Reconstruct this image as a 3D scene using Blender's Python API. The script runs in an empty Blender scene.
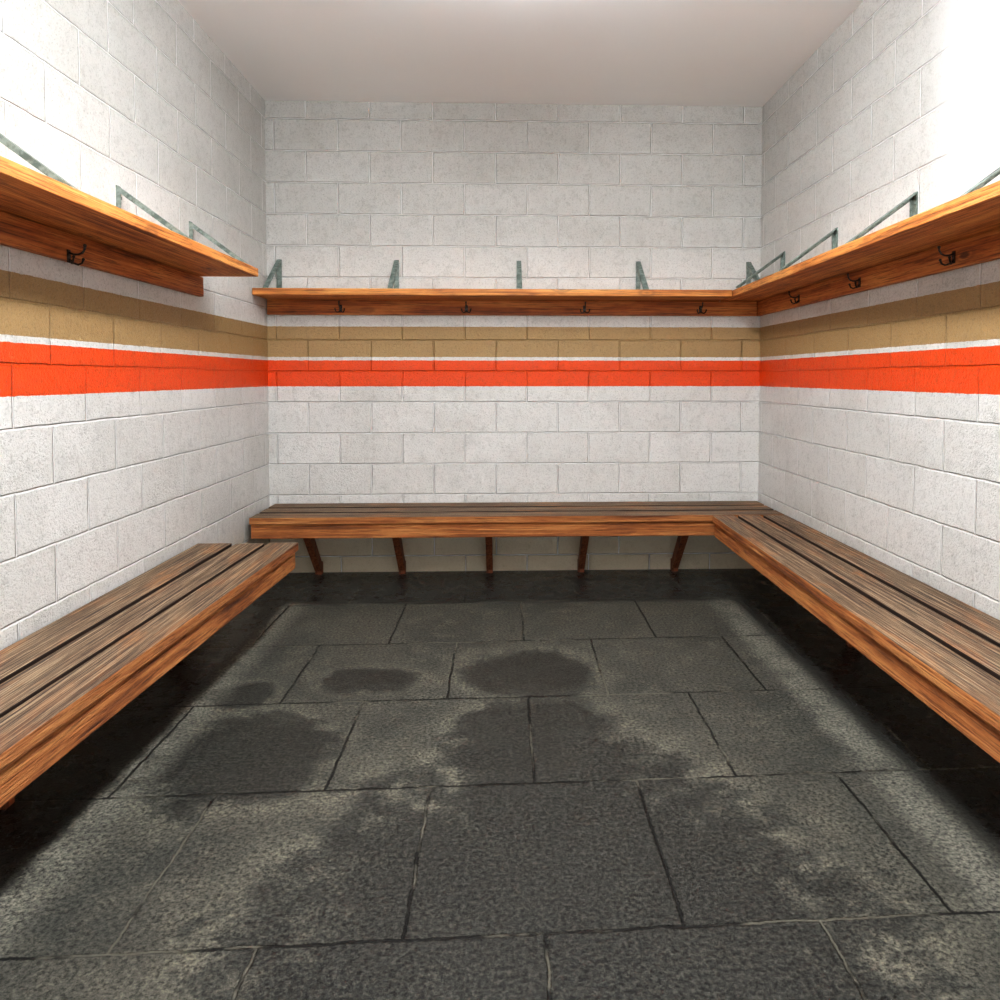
import bpy, bmesh, math
from mathutils import Vector, Matrix
S=bpy.context.scene
COL=S.collection
try: S.view_settings.view_transform='Standard'
except Exception: pass
try: S.view_settings.look='Medium High Contrast'
except Exception as ex: print('look',ex)
EYE=1.26; XL=-1.51; XR=1.66; YB=4.81; H=3.0; Y0=-1.4

def lin(r,g,b):
    f=lambda c:(c/255/12.92) if c/255<=.04045 else ((c/255+.055)/1.055)**2.4
    return (f(r),f(g),f(b),1)
# ---------------------------------------------------------------- node helper
class N:
    def __init__(s,name):
        s.m=bpy.data.materials.new(name); s.m.use_nodes=True
        s.t=s.m.node_tree; s.t.nodes.clear()
        s.out=s.t.nodes.new('ShaderNodeOutputMaterial')
        s.b=s.t.nodes.new('ShaderNodeBsdfPrincipled')
        s.t.links.new(s.b.outputs[0],s.out.inputs[0])
    def put(s,sock,v):
        if isinstance(v,bpy.types.NodeSocket): s.t.links.new(v,sock)
        elif v is not None: sock.default_value=v
    def new(s,ty): return s.t.nodes.new(ty)
    def math(s,op,a,b=None,c=None,clamp=False):
        n=s.new('ShaderNodeMath'); n.operation=op; n.use_clamp=clamp
        s.put(n.inputs[0],a); s.put(n.inputs[1],b); s.put(n.inputs[2],c)
        return n.outputs[0]
    def mix(s,f,a,b,blend='MIX'):
        n=s.new('ShaderNodeMix'); n.data_type='RGBA'; n.blend_type=blend
        s.put(n.inputs[0],f); s.put(n.inputs[6],a); s.put(n.inputs[7],b)
        return n.outputs[2]
    def noise(s,vec,scale,detail=4,rough=.55,dist=0):
        n=s.new('ShaderNodeTexNoise'); s.put(n.inputs['Vector'],vec)
        n.inputs['Scale'].default_value=scale; n.inputs['Detail'].default_value=detail
        n.inputs['Roughness'].default_value=rough; n.inputs['Distortion'].default_value=dist
        return n.outputs[0]
    def ramp(s,f,stops):
        n=s.new('ShaderNodeValToRGB'); s.put(n.inputs[0],f)
        e=n.color_ramp.elements
        while len(e)<len(stops): e.new(.5)
        for i,(p,c) in enumerate(stops):
            e[i].position=p; e[i].color=c if len(c)==4 else (*c,1)
        return n.outputs[0]
    def smooth(s,v,a,b,lo=0,hi=1):
        n=s.new('ShaderNodeMapRange'); n.interpolation_type='SMOOTHSTEP'
        s.put(n.inputs[0],v); n.inputs[1].default_value=a; n.inputs[2].default_value=b
        n.inputs[3].default_value=lo; n.inputs[4].default_value=hi
        return n.outputs[0]
    def sep(s,v):
        n=s.new('ShaderNodeSeparateXYZ'); s.put(n.inputs[0],v); return n.outputs
    def comb(s,x,y,z=0.0):
        n=s.new('ShaderNodeCombineXYZ'); s.put(n.inputs[0],x); s.put(n.inputs[1],y); s.put(n.inputs[2],z); return n.outputs[0]
    def obj(s): return s.new('ShaderNodeTexCoord').outputs['Object']
    def brick(s,vec,w,h,ms,sm,off=.5):
        n=s.new('ShaderNodeTexBrick'); s.put(n.inputs['Vector'],vec)
        n.offset=off; n.inputs['Scale'].default_value=1
        n.inputs['Color1'].default_value=(0,0,0,1); n.inputs['Color2'].default_value=(1,1,1,1)
        n.inputs['Mortar'].default_value=(.5,.5,.5,1)
        n.inputs['Mortar Size'].default_value=ms; n.inputs['Mortar Smooth'].default_value=sm
        n.inputs['Brick Width'].default_value=w; n.inputs['Row Height'].default_value=h
        return n.outputs['Color'],n.outputs['Fac']
    def bump(s,h,strength,dist,prev=None):
        n=s.new('ShaderNodeBump'); s.put(n.inputs['Height'],h)
        n.inputs['Strength'].default_value=strength; n.inputs['Distance'].default_value=dist
        if prev is not None: s.t.links.new(prev,n.inputs['Normal'])
        return n.outputs[0]
    def fin(s,col,rough,normal=None,metal=0,spec=None):
        s.put(s.b.inputs['Base Color'],col); s.put(s.b.inputs['Roughness'],rough)
        s.b.inputs['Metallic'].default_value=metal
        if spec is not None: s.b.inputs['Specular IOR Level'].default_value=spec
        if normal is not None: s.t.links.new(normal,s.b.inputs['Normal'])
        return s.m

def wall_mat(name,axis,off,smooth_patch=False):
    n=N(name); o=n.obj(); x,y,z=n.sep(o)
    wv=n.math('MULTIPLY',n.math('SUBTRACT',n.noise(o,9,2),.5),.008)
    u=n.math('ADD',n.math('ADD',y if axis=='y' else x,off),wv)
    v=n.math('ADD',n.math('ADD',z,.095),wv)
    bc,bf=n.brick(n.comb(u,v),.4,.199,.006,.7)
    big=n.noise(o,2.4,4,.62); mid=n.noise(o,24,5,.75); fine=n.noise(o,100,3,.75)
    white=n.mix(bc,lin(220,219,215),lin(231,230,227))
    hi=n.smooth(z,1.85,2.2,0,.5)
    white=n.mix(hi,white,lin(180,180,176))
    white=n.mix(n.math('MULTIPLY',n.smooth(big,.45,.70),.25),white,lin(176,175,168))
    tan=n.mix(mid,lin(156,126,82),lin(184,154,108))
    org=n.mix(mid,lin(224,66,8),lin(238,86,20))
    ze=n.math('ADD',z,n.math('MULTIPLY',n.math('SUBTRACT',mid,.5),.010))
    def band(a,b):
        return n.math('MULTIPLY',n.math('GREATER_THAN',ze,EYE+a),n.math('LESS_THAN',ze,EYE+b))
    bt=band(.128,.322); bo=band(-.06,.106)
    c=n.mix(bt,white,tan)
    c=n.mix(bo,c,org)
    c=n.mix(n.smooth(mid,.49,.66,0,.4),c,n.mix(1.0,c,(.62,.62,.6,1),'MULTIPLY'))
    c=n.mix(n.smooth(fine,.36,.46,.45,0),c,n.mix(1.0,c,(.4,.4,.38,1),'MULTIPLY'))
    grime=n.smooth(n.math('ADD',z,n.math('MULTIPLY',mid,.2)),.25,.55,.6,0)
    c=n.mix(grime,c,lin(208,188,142))
    stripe=n.math('MAXIMUM',bt,bo)
    jf=n.math('MULTIPLY',bf,n.math('MULTIPLY_ADD',stripe,-.95,.95))
    c=n.mix(jf,c,lin(253,253,251))
    h=n.math('SUBTRACT',n.math('MULTIPLY_ADD',mid,.65,n.math('MULTIPLY',fine,.5)),n.math('MULTIPLY',bf,n.math('MULTIPLY_ADD',stripe,-.4,1.2)))
    if smooth_patch:
        m=n.math('MULTIPLY',n.smooth(n.math('MULTIPLY_ADD',mid,.15,y),2.8,3.05,1,0),n.smooth(z,EYE+.56,EYE+.6))
        c=n.mix(m,c,n.mix(big,lin(200,200,198),lin(210,210,208)))
        h=n.math('MULTIPLY',h,n.math('SUBTRACT',1.0,m))
    return n.fin(c,.3,n.bump(h,1.0,.012))

def wood(name,axis,dark,midc,light,weather=None,wamt=0,rough=.6,bmp=.4,knots=False):
    n=N(name); o=n.obj(); xs=list(n.sep(o))
    geo=n.new('ShaderNodeNewGeometry'); isl=geo.outputs['Random Per Island']
    i='xyz'.index(axis)
    def sc(a,b):
        v=[]
        for k in range(3):
            q=n.math('MULTIPLY',xs[k],a if k==i else b)
            v.append(n.math('MULTIPLY_ADD',isl,37.0+k*11,q))
        return n.comb(*v)
    streak=n.noise(sc(1.1,60),1,5,.6,.6)
    grainf=n.noise(sc(6,200),1,4,.7)
    blot=n.noise(sc(2.2,10),1,5,.65,.5)
    f=n.math('ADD',n.math('MULTIPLY',streak,.6),n.math('MULTIPLY',blot,.4))
    c=n.ramp(f,[(.36,dark),(.48,midc),(.62,light)])
    c=n.mix(n.smooth(grainf,.38,.5,.75,0),c,n.mix(1.0,c,(.28,.21,.16,1),'MULTIPLY'))
    if knots:
        vo=n.new('ShaderNodeTexVoronoi'); n.put(vo.inputs['Vector'],sc(3.2,7.5)); vo.inputs['Scale'].default_value=1
        kd=n.math('MULTIPLY_ADD',n.math('SUBTRACT',streak,.5),.10,vo.outputs['Distance'])
        c=n.mix(n.smooth(kd,.06,.13,.85,0),c,lin(64,30,12))
        c=n.mix(n.math('MULTIPLY',n.smooth(kd,.12,.16),n.smooth(kd,.17,.24,.45,0)),c,lin(110,58,24))
    br=n.math('MULTIPLY_ADD',isl,.2,.88)
    c=n.mix(1.0,c,n.comb(br,br,br),'MULTIPLY')
    h=n.math('ADD',n.math('MULTIPLY',streak,.8),grainf)
    if weather:
        nz=n.sep(geo.outputs['True Normal'])[2]
        ridge=n.noise(sc(1.6,190),1,4,.75,.1)
        wf=n.math('MULTIPLY',n.smooth(blot,.48,.68,1.0,.55),wamt)
        wf=n.math('MULTIPLY',wf,n.smooth(nz,.3,.9))
        wc=n.ramp(ridge,[(.38,lin(48,34,24)),(.47,lin(104,80,58)),(.54,weather),(.66,lin(188,166,136))])
        wc=n.mix(n.smooth(grainf,.42,.5,.6,0),wc,lin(54,39,28))
        c=n.mix(wf,c,wc)
        h=n.math('MULTIPLY_ADD',ridge,1.8,h)
    return n.fin(c,rough,n.bump(h,bmp,.004))

def floor_mat():
    n=N('stone_floor'); o=n.obj(); x,y,z=n.sep(o)
    mid=n.noise(o,8,8,.78); big=n.noise(o,1.9,5,.65); fine=n.noise(o,85,5,.8)
    wob=n.math('MULTIPLY',n.math('SUBTRACT',mid,.5),.03)
    u=n.math('ADD',n.math('ADD',x,.55),wob)
    v=n.math('ADD',n.math('SUBTRACT',n.math('ADD',y,6.25-4.14),n.math('MULTIPLY',x,.03)),wob)
    bc,bf=n.brick(n.comb(u,v),.64,.625,.0055,.6)
    slab=n.mix(bc,lin(66,66,60),lin(74,73,66))
    slab=n.mix(n.smooth(big,.42,.62,0,.6),slab,lin(52,53,49))
    slab=n.mix(n.smooth(mid,.46,.68,0,.6),slab,lin(102,99,88))
    dn=n.math('MULTIPLY_ADD',n.math('SUBTRACT',mid,.5),1.3,n.math('MULTIPLY',n.math('SUBTRACT',n.noise(o,3.2,3,.6),.5),.9))
    wet=None
    for cx,cy,rx,ry in [(.13,2.4,.3,.54),(.14,1.5,.72,.9),(-.87,2.46,.29,.31),(.1,3.13,.27,.25),(-.56,3.08,.2,.13),(-1.05,2.95,.13,.12)]:
        dx=n.math('MULTIPLY',n.math('SUBTRACT',x,cx),1/rx); dy=n.math('MULTIPLY',n.math('SUBTRACT',y,cy),1/ry)
        d=n.math('SQRT',n.math('MULTIPLY_ADD',dx,dx,n.math('MULTIPLY',dy,dy)))
        wet=d if wet is None else n.math('MINIMUM',wet,d)
    wet=n.math('ADD',wet,dn)
    wetm=n.smooth(wet,.78,1.18,1,0)
    ringm=n.math('MULTIPLY',n.smooth(wet,.98,1.18),n.smooth(wet,1.18,1.5,1,0))
    c=n.mix(n.math('MULTIPLY',ringm,.35),slab,n.mix(n.smooth(mid,.35,.65),lin(72,71,64),lin(120,116,102)))
    c=n.mix(n.math('MULTIPLY',wetm,.84),c,n.mix(n.smooth(fine,.35,.65),lin(18,18,17),lin(52,52,48)))
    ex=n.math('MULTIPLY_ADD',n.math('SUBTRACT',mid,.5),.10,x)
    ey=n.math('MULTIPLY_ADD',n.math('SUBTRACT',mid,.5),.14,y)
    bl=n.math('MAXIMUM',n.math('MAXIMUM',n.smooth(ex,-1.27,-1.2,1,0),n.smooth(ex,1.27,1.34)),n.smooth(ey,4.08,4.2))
    salt=n.math('MAXIMUM',n.math('MULTIPLY',n.smooth(ex,-1.25,-1.2),n.smooth(ex,-1.18,-1.05,1,0)),
                n.math('MULTIPLY',n.smooth(ex,1.1,1.2),n.smooth(ex,1.24,1.31,1,0)))
    salt=n.math('MULTIPLY',salt,n.smooth(mid,.34,.56,.2,.85))
    c=n.mix(salt,c,lin(118,116,106))
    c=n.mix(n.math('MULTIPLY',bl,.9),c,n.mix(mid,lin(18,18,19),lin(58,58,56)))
    c=n.mix(n.smooth(fine,.41,.5,.85,0),c,n.mix(1.0,c,(.16,.16,.16,1),'MULTIPLY'))
    c=n.mix(n.smooth(fine,.51,.62,0,.6),c,n.mix(1.0,c,(2.4,2.35,2.2,1),'MULTIPLY'))
    jc=n.mix(n.smooth(big,.50,.57),lin(10,10,9),lin(98,95,84))
    c=n.mix(n.math('MULTIPLY',bf,.9),c,jc)
    rough=n.math('MULTIPLY_ADD',wetm,-.2,n.smooth(mid,.3,.7,.6,.8))
    rough=n.math('MULTIPLY_ADD',bl,-.42,rough,clamp=True)
    rough=n.math('MAXIMUM',rough,.18)
    h=n.math('SUBTRACT',n.math('ADD',n.math('MULTIPLY',mid,.7),n.math('MULTIPLY',fine,.5)),bf)
    h=n.math('MULTIPLY',h,n.math('MULTIPLY_ADD',bl,-.8,1.0))
    return n.fin(c,rough,n.bump(h,1.0,.008),spec=.35)

def metal(name,a,b,rough,met=.7):
    n=N(name); o=n.obj(); m=n.noise(o,30,3,.7)
    return n.fin(n.mix(n.smooth(m,.35,.65),a,b),rough,None,metal=met)
def plain(name,a,b):
    n=N(name); o=n.obj(); m=n.noise(o,6,3,.6)
    return n.fin(n.mix(m,a,b),.7)

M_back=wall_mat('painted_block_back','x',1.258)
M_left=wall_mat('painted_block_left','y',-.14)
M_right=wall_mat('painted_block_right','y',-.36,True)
M_floor=floor_mat()
M_ceil=plain('ceiling_paint',lin(250,252,253),lin(252,253,254))
SH=(lin(120,64,24),lin(194,120,54),lin(224,164,92))
RA=(lin(110,56,22),lin(180,104,48),lin(212,146,80))
BN=(lin(94,50,22),lin(172,104,52),lin(208,146,86))
M_sx=wood('shelf_pine_x','x',*SH,knots=True); M_sy=wood('shelf_pine_y','y',*SH,knots=True)
M_rx=wood('rail_pine_x','x',*RA,knots=True); M_ry=wood('rail_pine_y','y',*RA,knots=True)
WE=lin(146,122,96)
M_bx=wood('bench_wood_x','x',*BN,weather=WE,wamt=1.0,bmp=1.0,rough=.7); M_by=wood('bench_wood_y','y',*BN,weather=WE,wamt=1.0,bmp=1.0,rough=.7)
M_gap=plain('shaded_slat_edge',lin(30,18,12),lin(50,32,22))  # shade of the slat gaps, painted into the colour of the inner slat sides
M_leg=wood('brace_wood','z',lin(90,48,28),lin(144,84,52),lin(174,114,76))
M_galv=metal('galvanised_steel',lin(98,112,106),lin(150,163,156),.45,.4)
M_iron=metal('hook_metal',lin(36,32,30),lin(84,78,72),.35,.8)
M_house=plain('fixture_enamel',lin(235,235,235),lin(242,242,242))
n=N('light_diffuser'); n.b.inputs['Base Color'].default_value=(.9,.9,.9,1)
n.put(n.b.inputs['Emission Color'],n.mix(n.noise(n.obj(),2,1),(.94,.975,1,1),(.96,.985,1,1)))
n.b.inputs['Emission Strength'].default_value=54
M_diff=n.m

# ---------------------------------------------------------------- mesh helper
def mk(name,bm,mat,org=(0,0,0),parent=None,bevel=0,mat2=None):
    bmesh.ops.recalc_face_normals(bm,faces=bm.faces)
    bmesh.ops.translate(bm,verts=bm.verts,vec=-Vector(org))
    me=bpy.data.meshes.new(name); bm.to_mesh(me); bm.free()
    me.materials.append(mat)
    if mat2: me.materials.append(mat2)
    ob=bpy.data.objects.new(name,me); COL.objects.link(ob)
    if parent is not None:
        ob.parent=parent; ob.location=Vector(org)-parent.location
    else: ob.location=org
    if bevel:
        b=ob.modifiers.new('bevel','BEVEL'); b.width=bevel; b.segments=2; b.limit_method='ANGLE'
    return ob
def prism(bm,c,dark=()):
    v=[bm.verts.new(p) for p in c]
    for k,f in enumerate(((0,1,2,3),(7,6,5,4),(0,4,5,1),(1,5,6,2),(2,6,7,3),(3,7,4,0))):
        ff=bm.faces.new([v[i] for i in f])
        if k in dark: ff.material_index=1
def bx(a,b):
    x0,y0,z0=a; x1,y1,z1=b
    return [(x0,y0,z0),(x1,y0,z0),(x1,y1,z0),(x0,y1,z0),(x0,y0,z1),(x1,y0,z1),(x1,y1,z1),(x0,y1,z1)]
def box(bm,a,b): prism(bm,bx(a,b))
def P(x0a,x1a,ya,x0b,x1b,yb,z0,z1):
    return [(x0a,ya,z0),(x1a,ya,z0),(x1b,yb,z0),(x0b,yb,z0),(x0a,ya,z1),(x1a,ya,z1),(x1b,yb,z1),(x0b,yb,z1)]
def beam(bm,p0,p1,side,w,t,w2=None):
    p0=Vector(p0);p1=Vector(p1);s=Vector(side).normalized();d=(p1-p0).normalized();nn=d.cross(s).normalized()
    w2=t if w2 is None else w2
    c=[]
    for p,tt in ((p0,t),(p1,w2)):
        for a,b in ((-1,-1),(1,-1),(1,1),(-1,1)): c.append(p+s*w/2*a+nn*tt/2*b)
    prism(bm,c)
def tube(bm,pts,r,seg=8):
    pts=[Vector(p) for p in pts]; rings=[]
    for i,p in enumerate(pts):
        d=(pts[min(i+1,len(pts)-1)]-pts[max(i-1,0)]).normalized()
        s=d.cross(Vector((1,0,0)))
        if s.length<.1: s=d.cross(Vector((0,0,1)))
        s.normalize(); t=d.cross(s)
        rings.append([bm.verts.new(p+(s*math.cos(a)+t*math.sin(a))*r) for a in [2*math.pi*k/seg for k in range(seg)]])
    for a,b in zip(rings,rings[1:]):
        for k in range(seg): bm.faces.new((a[k],a[(k+1)%seg],b[(k+1)%seg],b[k]))
    bm.faces.new(rings[0]); bm.faces.new(rings[-1][::-1])
def empty(name,loc,label,cat,**kw):
    e=bpy.data.objects.new(name,None); COL.objects.link(e); e.location=loc; e.empty_display_size=.1
    e['label']=label; e['category']=cat
    for k,v in kw.items(): e[k]=v
    return e
def struct(name,a,b,mat,label):
    bm=bmesh.new(); box(bm,a,b); o=mk(name,bm,mat); o['kind']='structure'; o['label']=label; o['category']=name.split('_')[0]; return o

# ---------------------------------------------------------------- room
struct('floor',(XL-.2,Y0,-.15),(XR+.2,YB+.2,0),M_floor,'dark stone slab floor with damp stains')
struct('wall_back',(XL-.2,YB,0),(XR+.2,YB+.2,H),M_back,'white painted block wall with tan and orange stripes')
struct('wall_left',(XL-.2,Y0,0),(XL,YB,H),M_left,'white painted block wall with tan and orange stripes')
struct('wall_right',(XR,Y0,0),(XR+.2,YB,H),M_right,'white painted block wall with tan and orange stripes')
struct('ceiling',(XL-.2,Y0,H),(XR+.2,YB+.2,H+.15),M_ceil,'plain white painted ceiling')

# ---------------------------------------------------------------- shared parts
def fmesh(name,bm,mat):
    bmesh.ops.recalc_face_normals(bm,faces=bm.faces)
    me=bpy.data.meshes.new(name); bm.to_mesh(me); bm.free(); me.materials.append(mat); return me
def bracket_mesh():
    bm=bmesh.new(); D=.285; Hh=.215
    box(bm,(-.015,-.005,.0),(.015,0,Hh)); box(bm,(-.015,-.018,.0),(-.012,0,Hh-.01))
    box(bm,(-.015,-D,0),(.015,0,.005))
    beam(bm,(0,-.003,Hh-.004),(0,-D+.003,.006),(1,0,0),.03,.005)
    beam(bm,(-.0135,-.004,Hh-.012),(-.0135,-D+.01,.004),(1,0,0),.003,.018)
    for z in (.05,.17): box(bm,(.004,-.010,z-.006),(.012,-.004,z+.006))
    return fmesh('shelf_bracket',bm,M_galv)
def hook_mesh():
    bm=bmesh.new()
    box(bm,(-.009,-.003,-.022),(.009,0,.022))
    tube(bm,[(0,-.003,.012),(0,-.018,.006),(0,-.034,.006),(0,-.048,.012),(0,-.055,.024),(0,-.056,.034)],.0036)
    for s in (-1,1):
        tube(bm,[(0,-.003,-.01),(s*.008,-.012,-.022),(s*.018,-.022,-.026),(s*.026,-.03,-.020),(s*.029,-.034,-.008)],.0034)
        bmesh.ops.create_icosphere(bm,subdivisions=2,radius=.0052,matrix=Matrix.Translation((s*.029,-.034,-.006)))
    bmesh.ops.create_icosphere(bm,subdivisions=2,radius=.006,matrix=Matrix.Translation((0,-.056,.036)))
    return fmesh('coat_hook',bm,M_iron)
def leg_mesh(D,top):
    bm=bmesh.new()
    beam(bm,(0,-D+.06,top-.005),(0,-.045,.04),(1,0,0),.04,.075,.05)
    box(bm,(-.02,-D+.03,top-.03),(.02,-.01,top))
    box(bm,(-.02,-.055,0),(.02,-.012,.075))
    return fmesh('support_leg',bm,M_leg)
BR=bracket_mesh(); HK=hook_mesh()
def inst(name,me,parent,world,rz,label=None):
    o=bpy.data.objects.new(name,me); COL.objects.link(o); o.parent=parent
    p=Vector(world); q=parent
    base=Vector((0,0,0))
    while q: base+=q.location; q=q.parent
    o.location=p-base; o.rotation_euler=(0,0,rz)
    if label: o['label']=label
    return o

zs0=EYE+.49; zs1=EYE+.53; zr0=EYE+.395
def shelf(label,org,bd,rl,ms,mr,brs,hks,rz):
    e=empty('wall_shelf',org,label,'shelf',group='locker room wall shelves')
    bm=bmesh.new()
    prism(bm,bd)
    mk('shelf_board',bm,ms,org,e,.003)
    bm=bmesh.new(); box(bm,*rl)
    r=mk('hook_rail',bm,mr,org,e,.003)
    for p in brs: inst('shelf_bracket',BR,e,p,rz,'galvanised steel triangular bracket')
    for p in hks: inst('coat_hook',HK,r,p,rz,'dark metal double coat hook')
R=math.pi/2; T=.028
shelf('varnished pine wall shelf with hook rail spanning the end wall',(0,YB,zs0),bx((XL+.006,YB-.30,zs0),(XR-.276,YB-.001,zs1)),((XL+.006,YB-T,zr0),(XR-T-.002,YB-.001,zs0-.001)),M_sx,M_rx,
      [(x,YB,zs1) for x in (-1.43,-.69,.09,.86,1.58)],[(x,YB-T,EYE+.435) for x in (-1.04,-.245,.51,1.26)],0)
shelf('varnished pine wall shelf with hook rail, meeting another in the corner',(XR,2.5,zs0),P(XR-.37,XR-.001,.2,XR-.263,XR-.001,YB-.001,zs0,zs1),((XR-T,.2,zr0),(XR-.001,YB-.001,zs0-.001)),M_sy,M_ry,
      [(XR,y,zs1) for y in (.8,1.52,2.25,2.98,3.7,4.4)],[(XR-T,y,EYE+.435) for y in (1.97,2.67,3.39,4.1)],-R)
shelf('varnished pine wall shelf with hook rail, stopping before the corner',(XL,2,zs0),bx((XL+.001,.2,zs0),(XL+.305,3.71,zs1)),((XL+.001,.2,zr0),(XL+T,3.74,zs0-.001)),M_sy,M_ry,
      [(XL,y,zs1) for y in (.74,1.46,2.2,2.99,3.66)],[(XL+T,y,EYE+.41) for y in (1.87,2.6)],R)

# ---------------------------------------------------------------- benches
zt=.45; zb=.41; za=.325
def bench(label,org,sl,ap,mat,D,legs,rz):
    e=empty('bench',org,label,'bench',group='locker room benches')
    bm=bmesh.new()
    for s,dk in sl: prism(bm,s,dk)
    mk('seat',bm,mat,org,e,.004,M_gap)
    bm=bmesh.new()
    for s in ap: prism(bm,s)
    mk('apron',bm,mat,org,e,.004)
    lm=leg_mesh(D,zb-.002)
    for p in legs: inst('support_leg',lm,e,p,rz,'reddish brown slanted wooden brace')
# prism faces: 0 bottom 1 top 2 near(-y) 3 +x 4 far(+y) 5 -x
def XF(t,y):
    w=.485-(3.64-y)/2.0*.07
    return XL+.012+w*t
sl=[]
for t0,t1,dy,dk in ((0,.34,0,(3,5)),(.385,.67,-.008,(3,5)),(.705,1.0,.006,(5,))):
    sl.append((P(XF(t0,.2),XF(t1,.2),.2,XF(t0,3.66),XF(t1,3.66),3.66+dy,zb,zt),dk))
ap=[P(XF(.92,.2),XF(.975,.2),.2,XF(.92,3.66),XF(.975,3.66),3.65,za,zb-.002)]
bench('weathered brown slatted wooden bench stopping short of the corner',(XL,2,0),sl,ap,M_by,.33,[(XL,y,0) for y in (2.2,3.35)],R)
sl=[]; x0=XR-.447
yr=YB-.515
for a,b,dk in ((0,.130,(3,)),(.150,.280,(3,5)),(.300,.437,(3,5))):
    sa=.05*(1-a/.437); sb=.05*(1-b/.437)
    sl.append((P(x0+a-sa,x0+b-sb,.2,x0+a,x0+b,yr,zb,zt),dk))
ap=[P(x0+.012-.05,x0+.04-.05,.2,x0+.012,x0+.04,yr-.002,za,zb-.002)]
bench('weathered brown slatted wooden bench running up to another bench',(XR,2,0),sl,ap,M_by,.33,[(XR,y,0) for y in (1.0,2.2,3.4)],-R)
xa=-1.472; xb=XR-.012
sl=[]
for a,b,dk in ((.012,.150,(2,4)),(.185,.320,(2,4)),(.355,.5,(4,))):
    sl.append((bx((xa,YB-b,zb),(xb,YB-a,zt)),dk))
ap=[bx((xa+.005,YB-.487,za),(xb,YB-.455,zb-.002))]
bench('brown slatted wooden bench on slanted braces along the end wall',(0,YB,0),sl,ap,M_bx,.45,[(x,YB,0) for x in (-1.19,-.66,-.1,.49,1.10)],0)

# ---------------------------------------------------------------- pendant lights
for x,y in ((.07,2.35),(.07,.7)):
    z=H-.16
    e=empty('ceiling_light',(x,y,H),'white suspended fluorescent light with glowing diffuser','ceiling light',group='suspended fluorescent lights')
    bm=bmesh.new(); box(bm,(x-.03,y-.62,z+.02),(x+.03,y+.62,z+.05))
    for yy in (-.5,.5): box(bm,(x-.008,y+yy-.008,z+.05),(x+.008,y+yy+.008,H-.001))
    mk('housing',bm,M_house,(x,y,H),e,.002)
    bm=bmesh.new()
    prism(bm,[(x-.07,y-.61,z-.05),(x+.07,y-.61,z-.05),(x+.07,y+.61,z-.05),(x-.07,y+.61,z-.05),(x-.11,y-.61,z+.018),(x+.11,y-.61,z+.018),(x+.11,y+.61,z+.018),(x-.11,y+.61,z+.018)])
    mk('light_diffuser',bm,M_diff,(x,y,H),e)
w=bpy.data.worlds.new('world'); S.world=w; w.use_nodes=True
w.node_tree.nodes['Background'].inputs[0].default_value=(.96,.985,1,1)
w.node_tree.nodes['Background'].inputs[1].default_value=1.7

# ---------------------------------------------------------------- camera
cd=bpy.data.cameras.new('camera'); cam=bpy.data.objects.new('camera',cd); COL.objects.link(cam)
cam.location=(0,0,EYE); cam.rotation_euler=(math.radians(88),0,math.radians(-2))
cd.sensor_width=36; cd.lens=26.82; cd.shift_x=-.031; cd.shift_y=-.097; cd.clip_start=.05
S.camera=cam
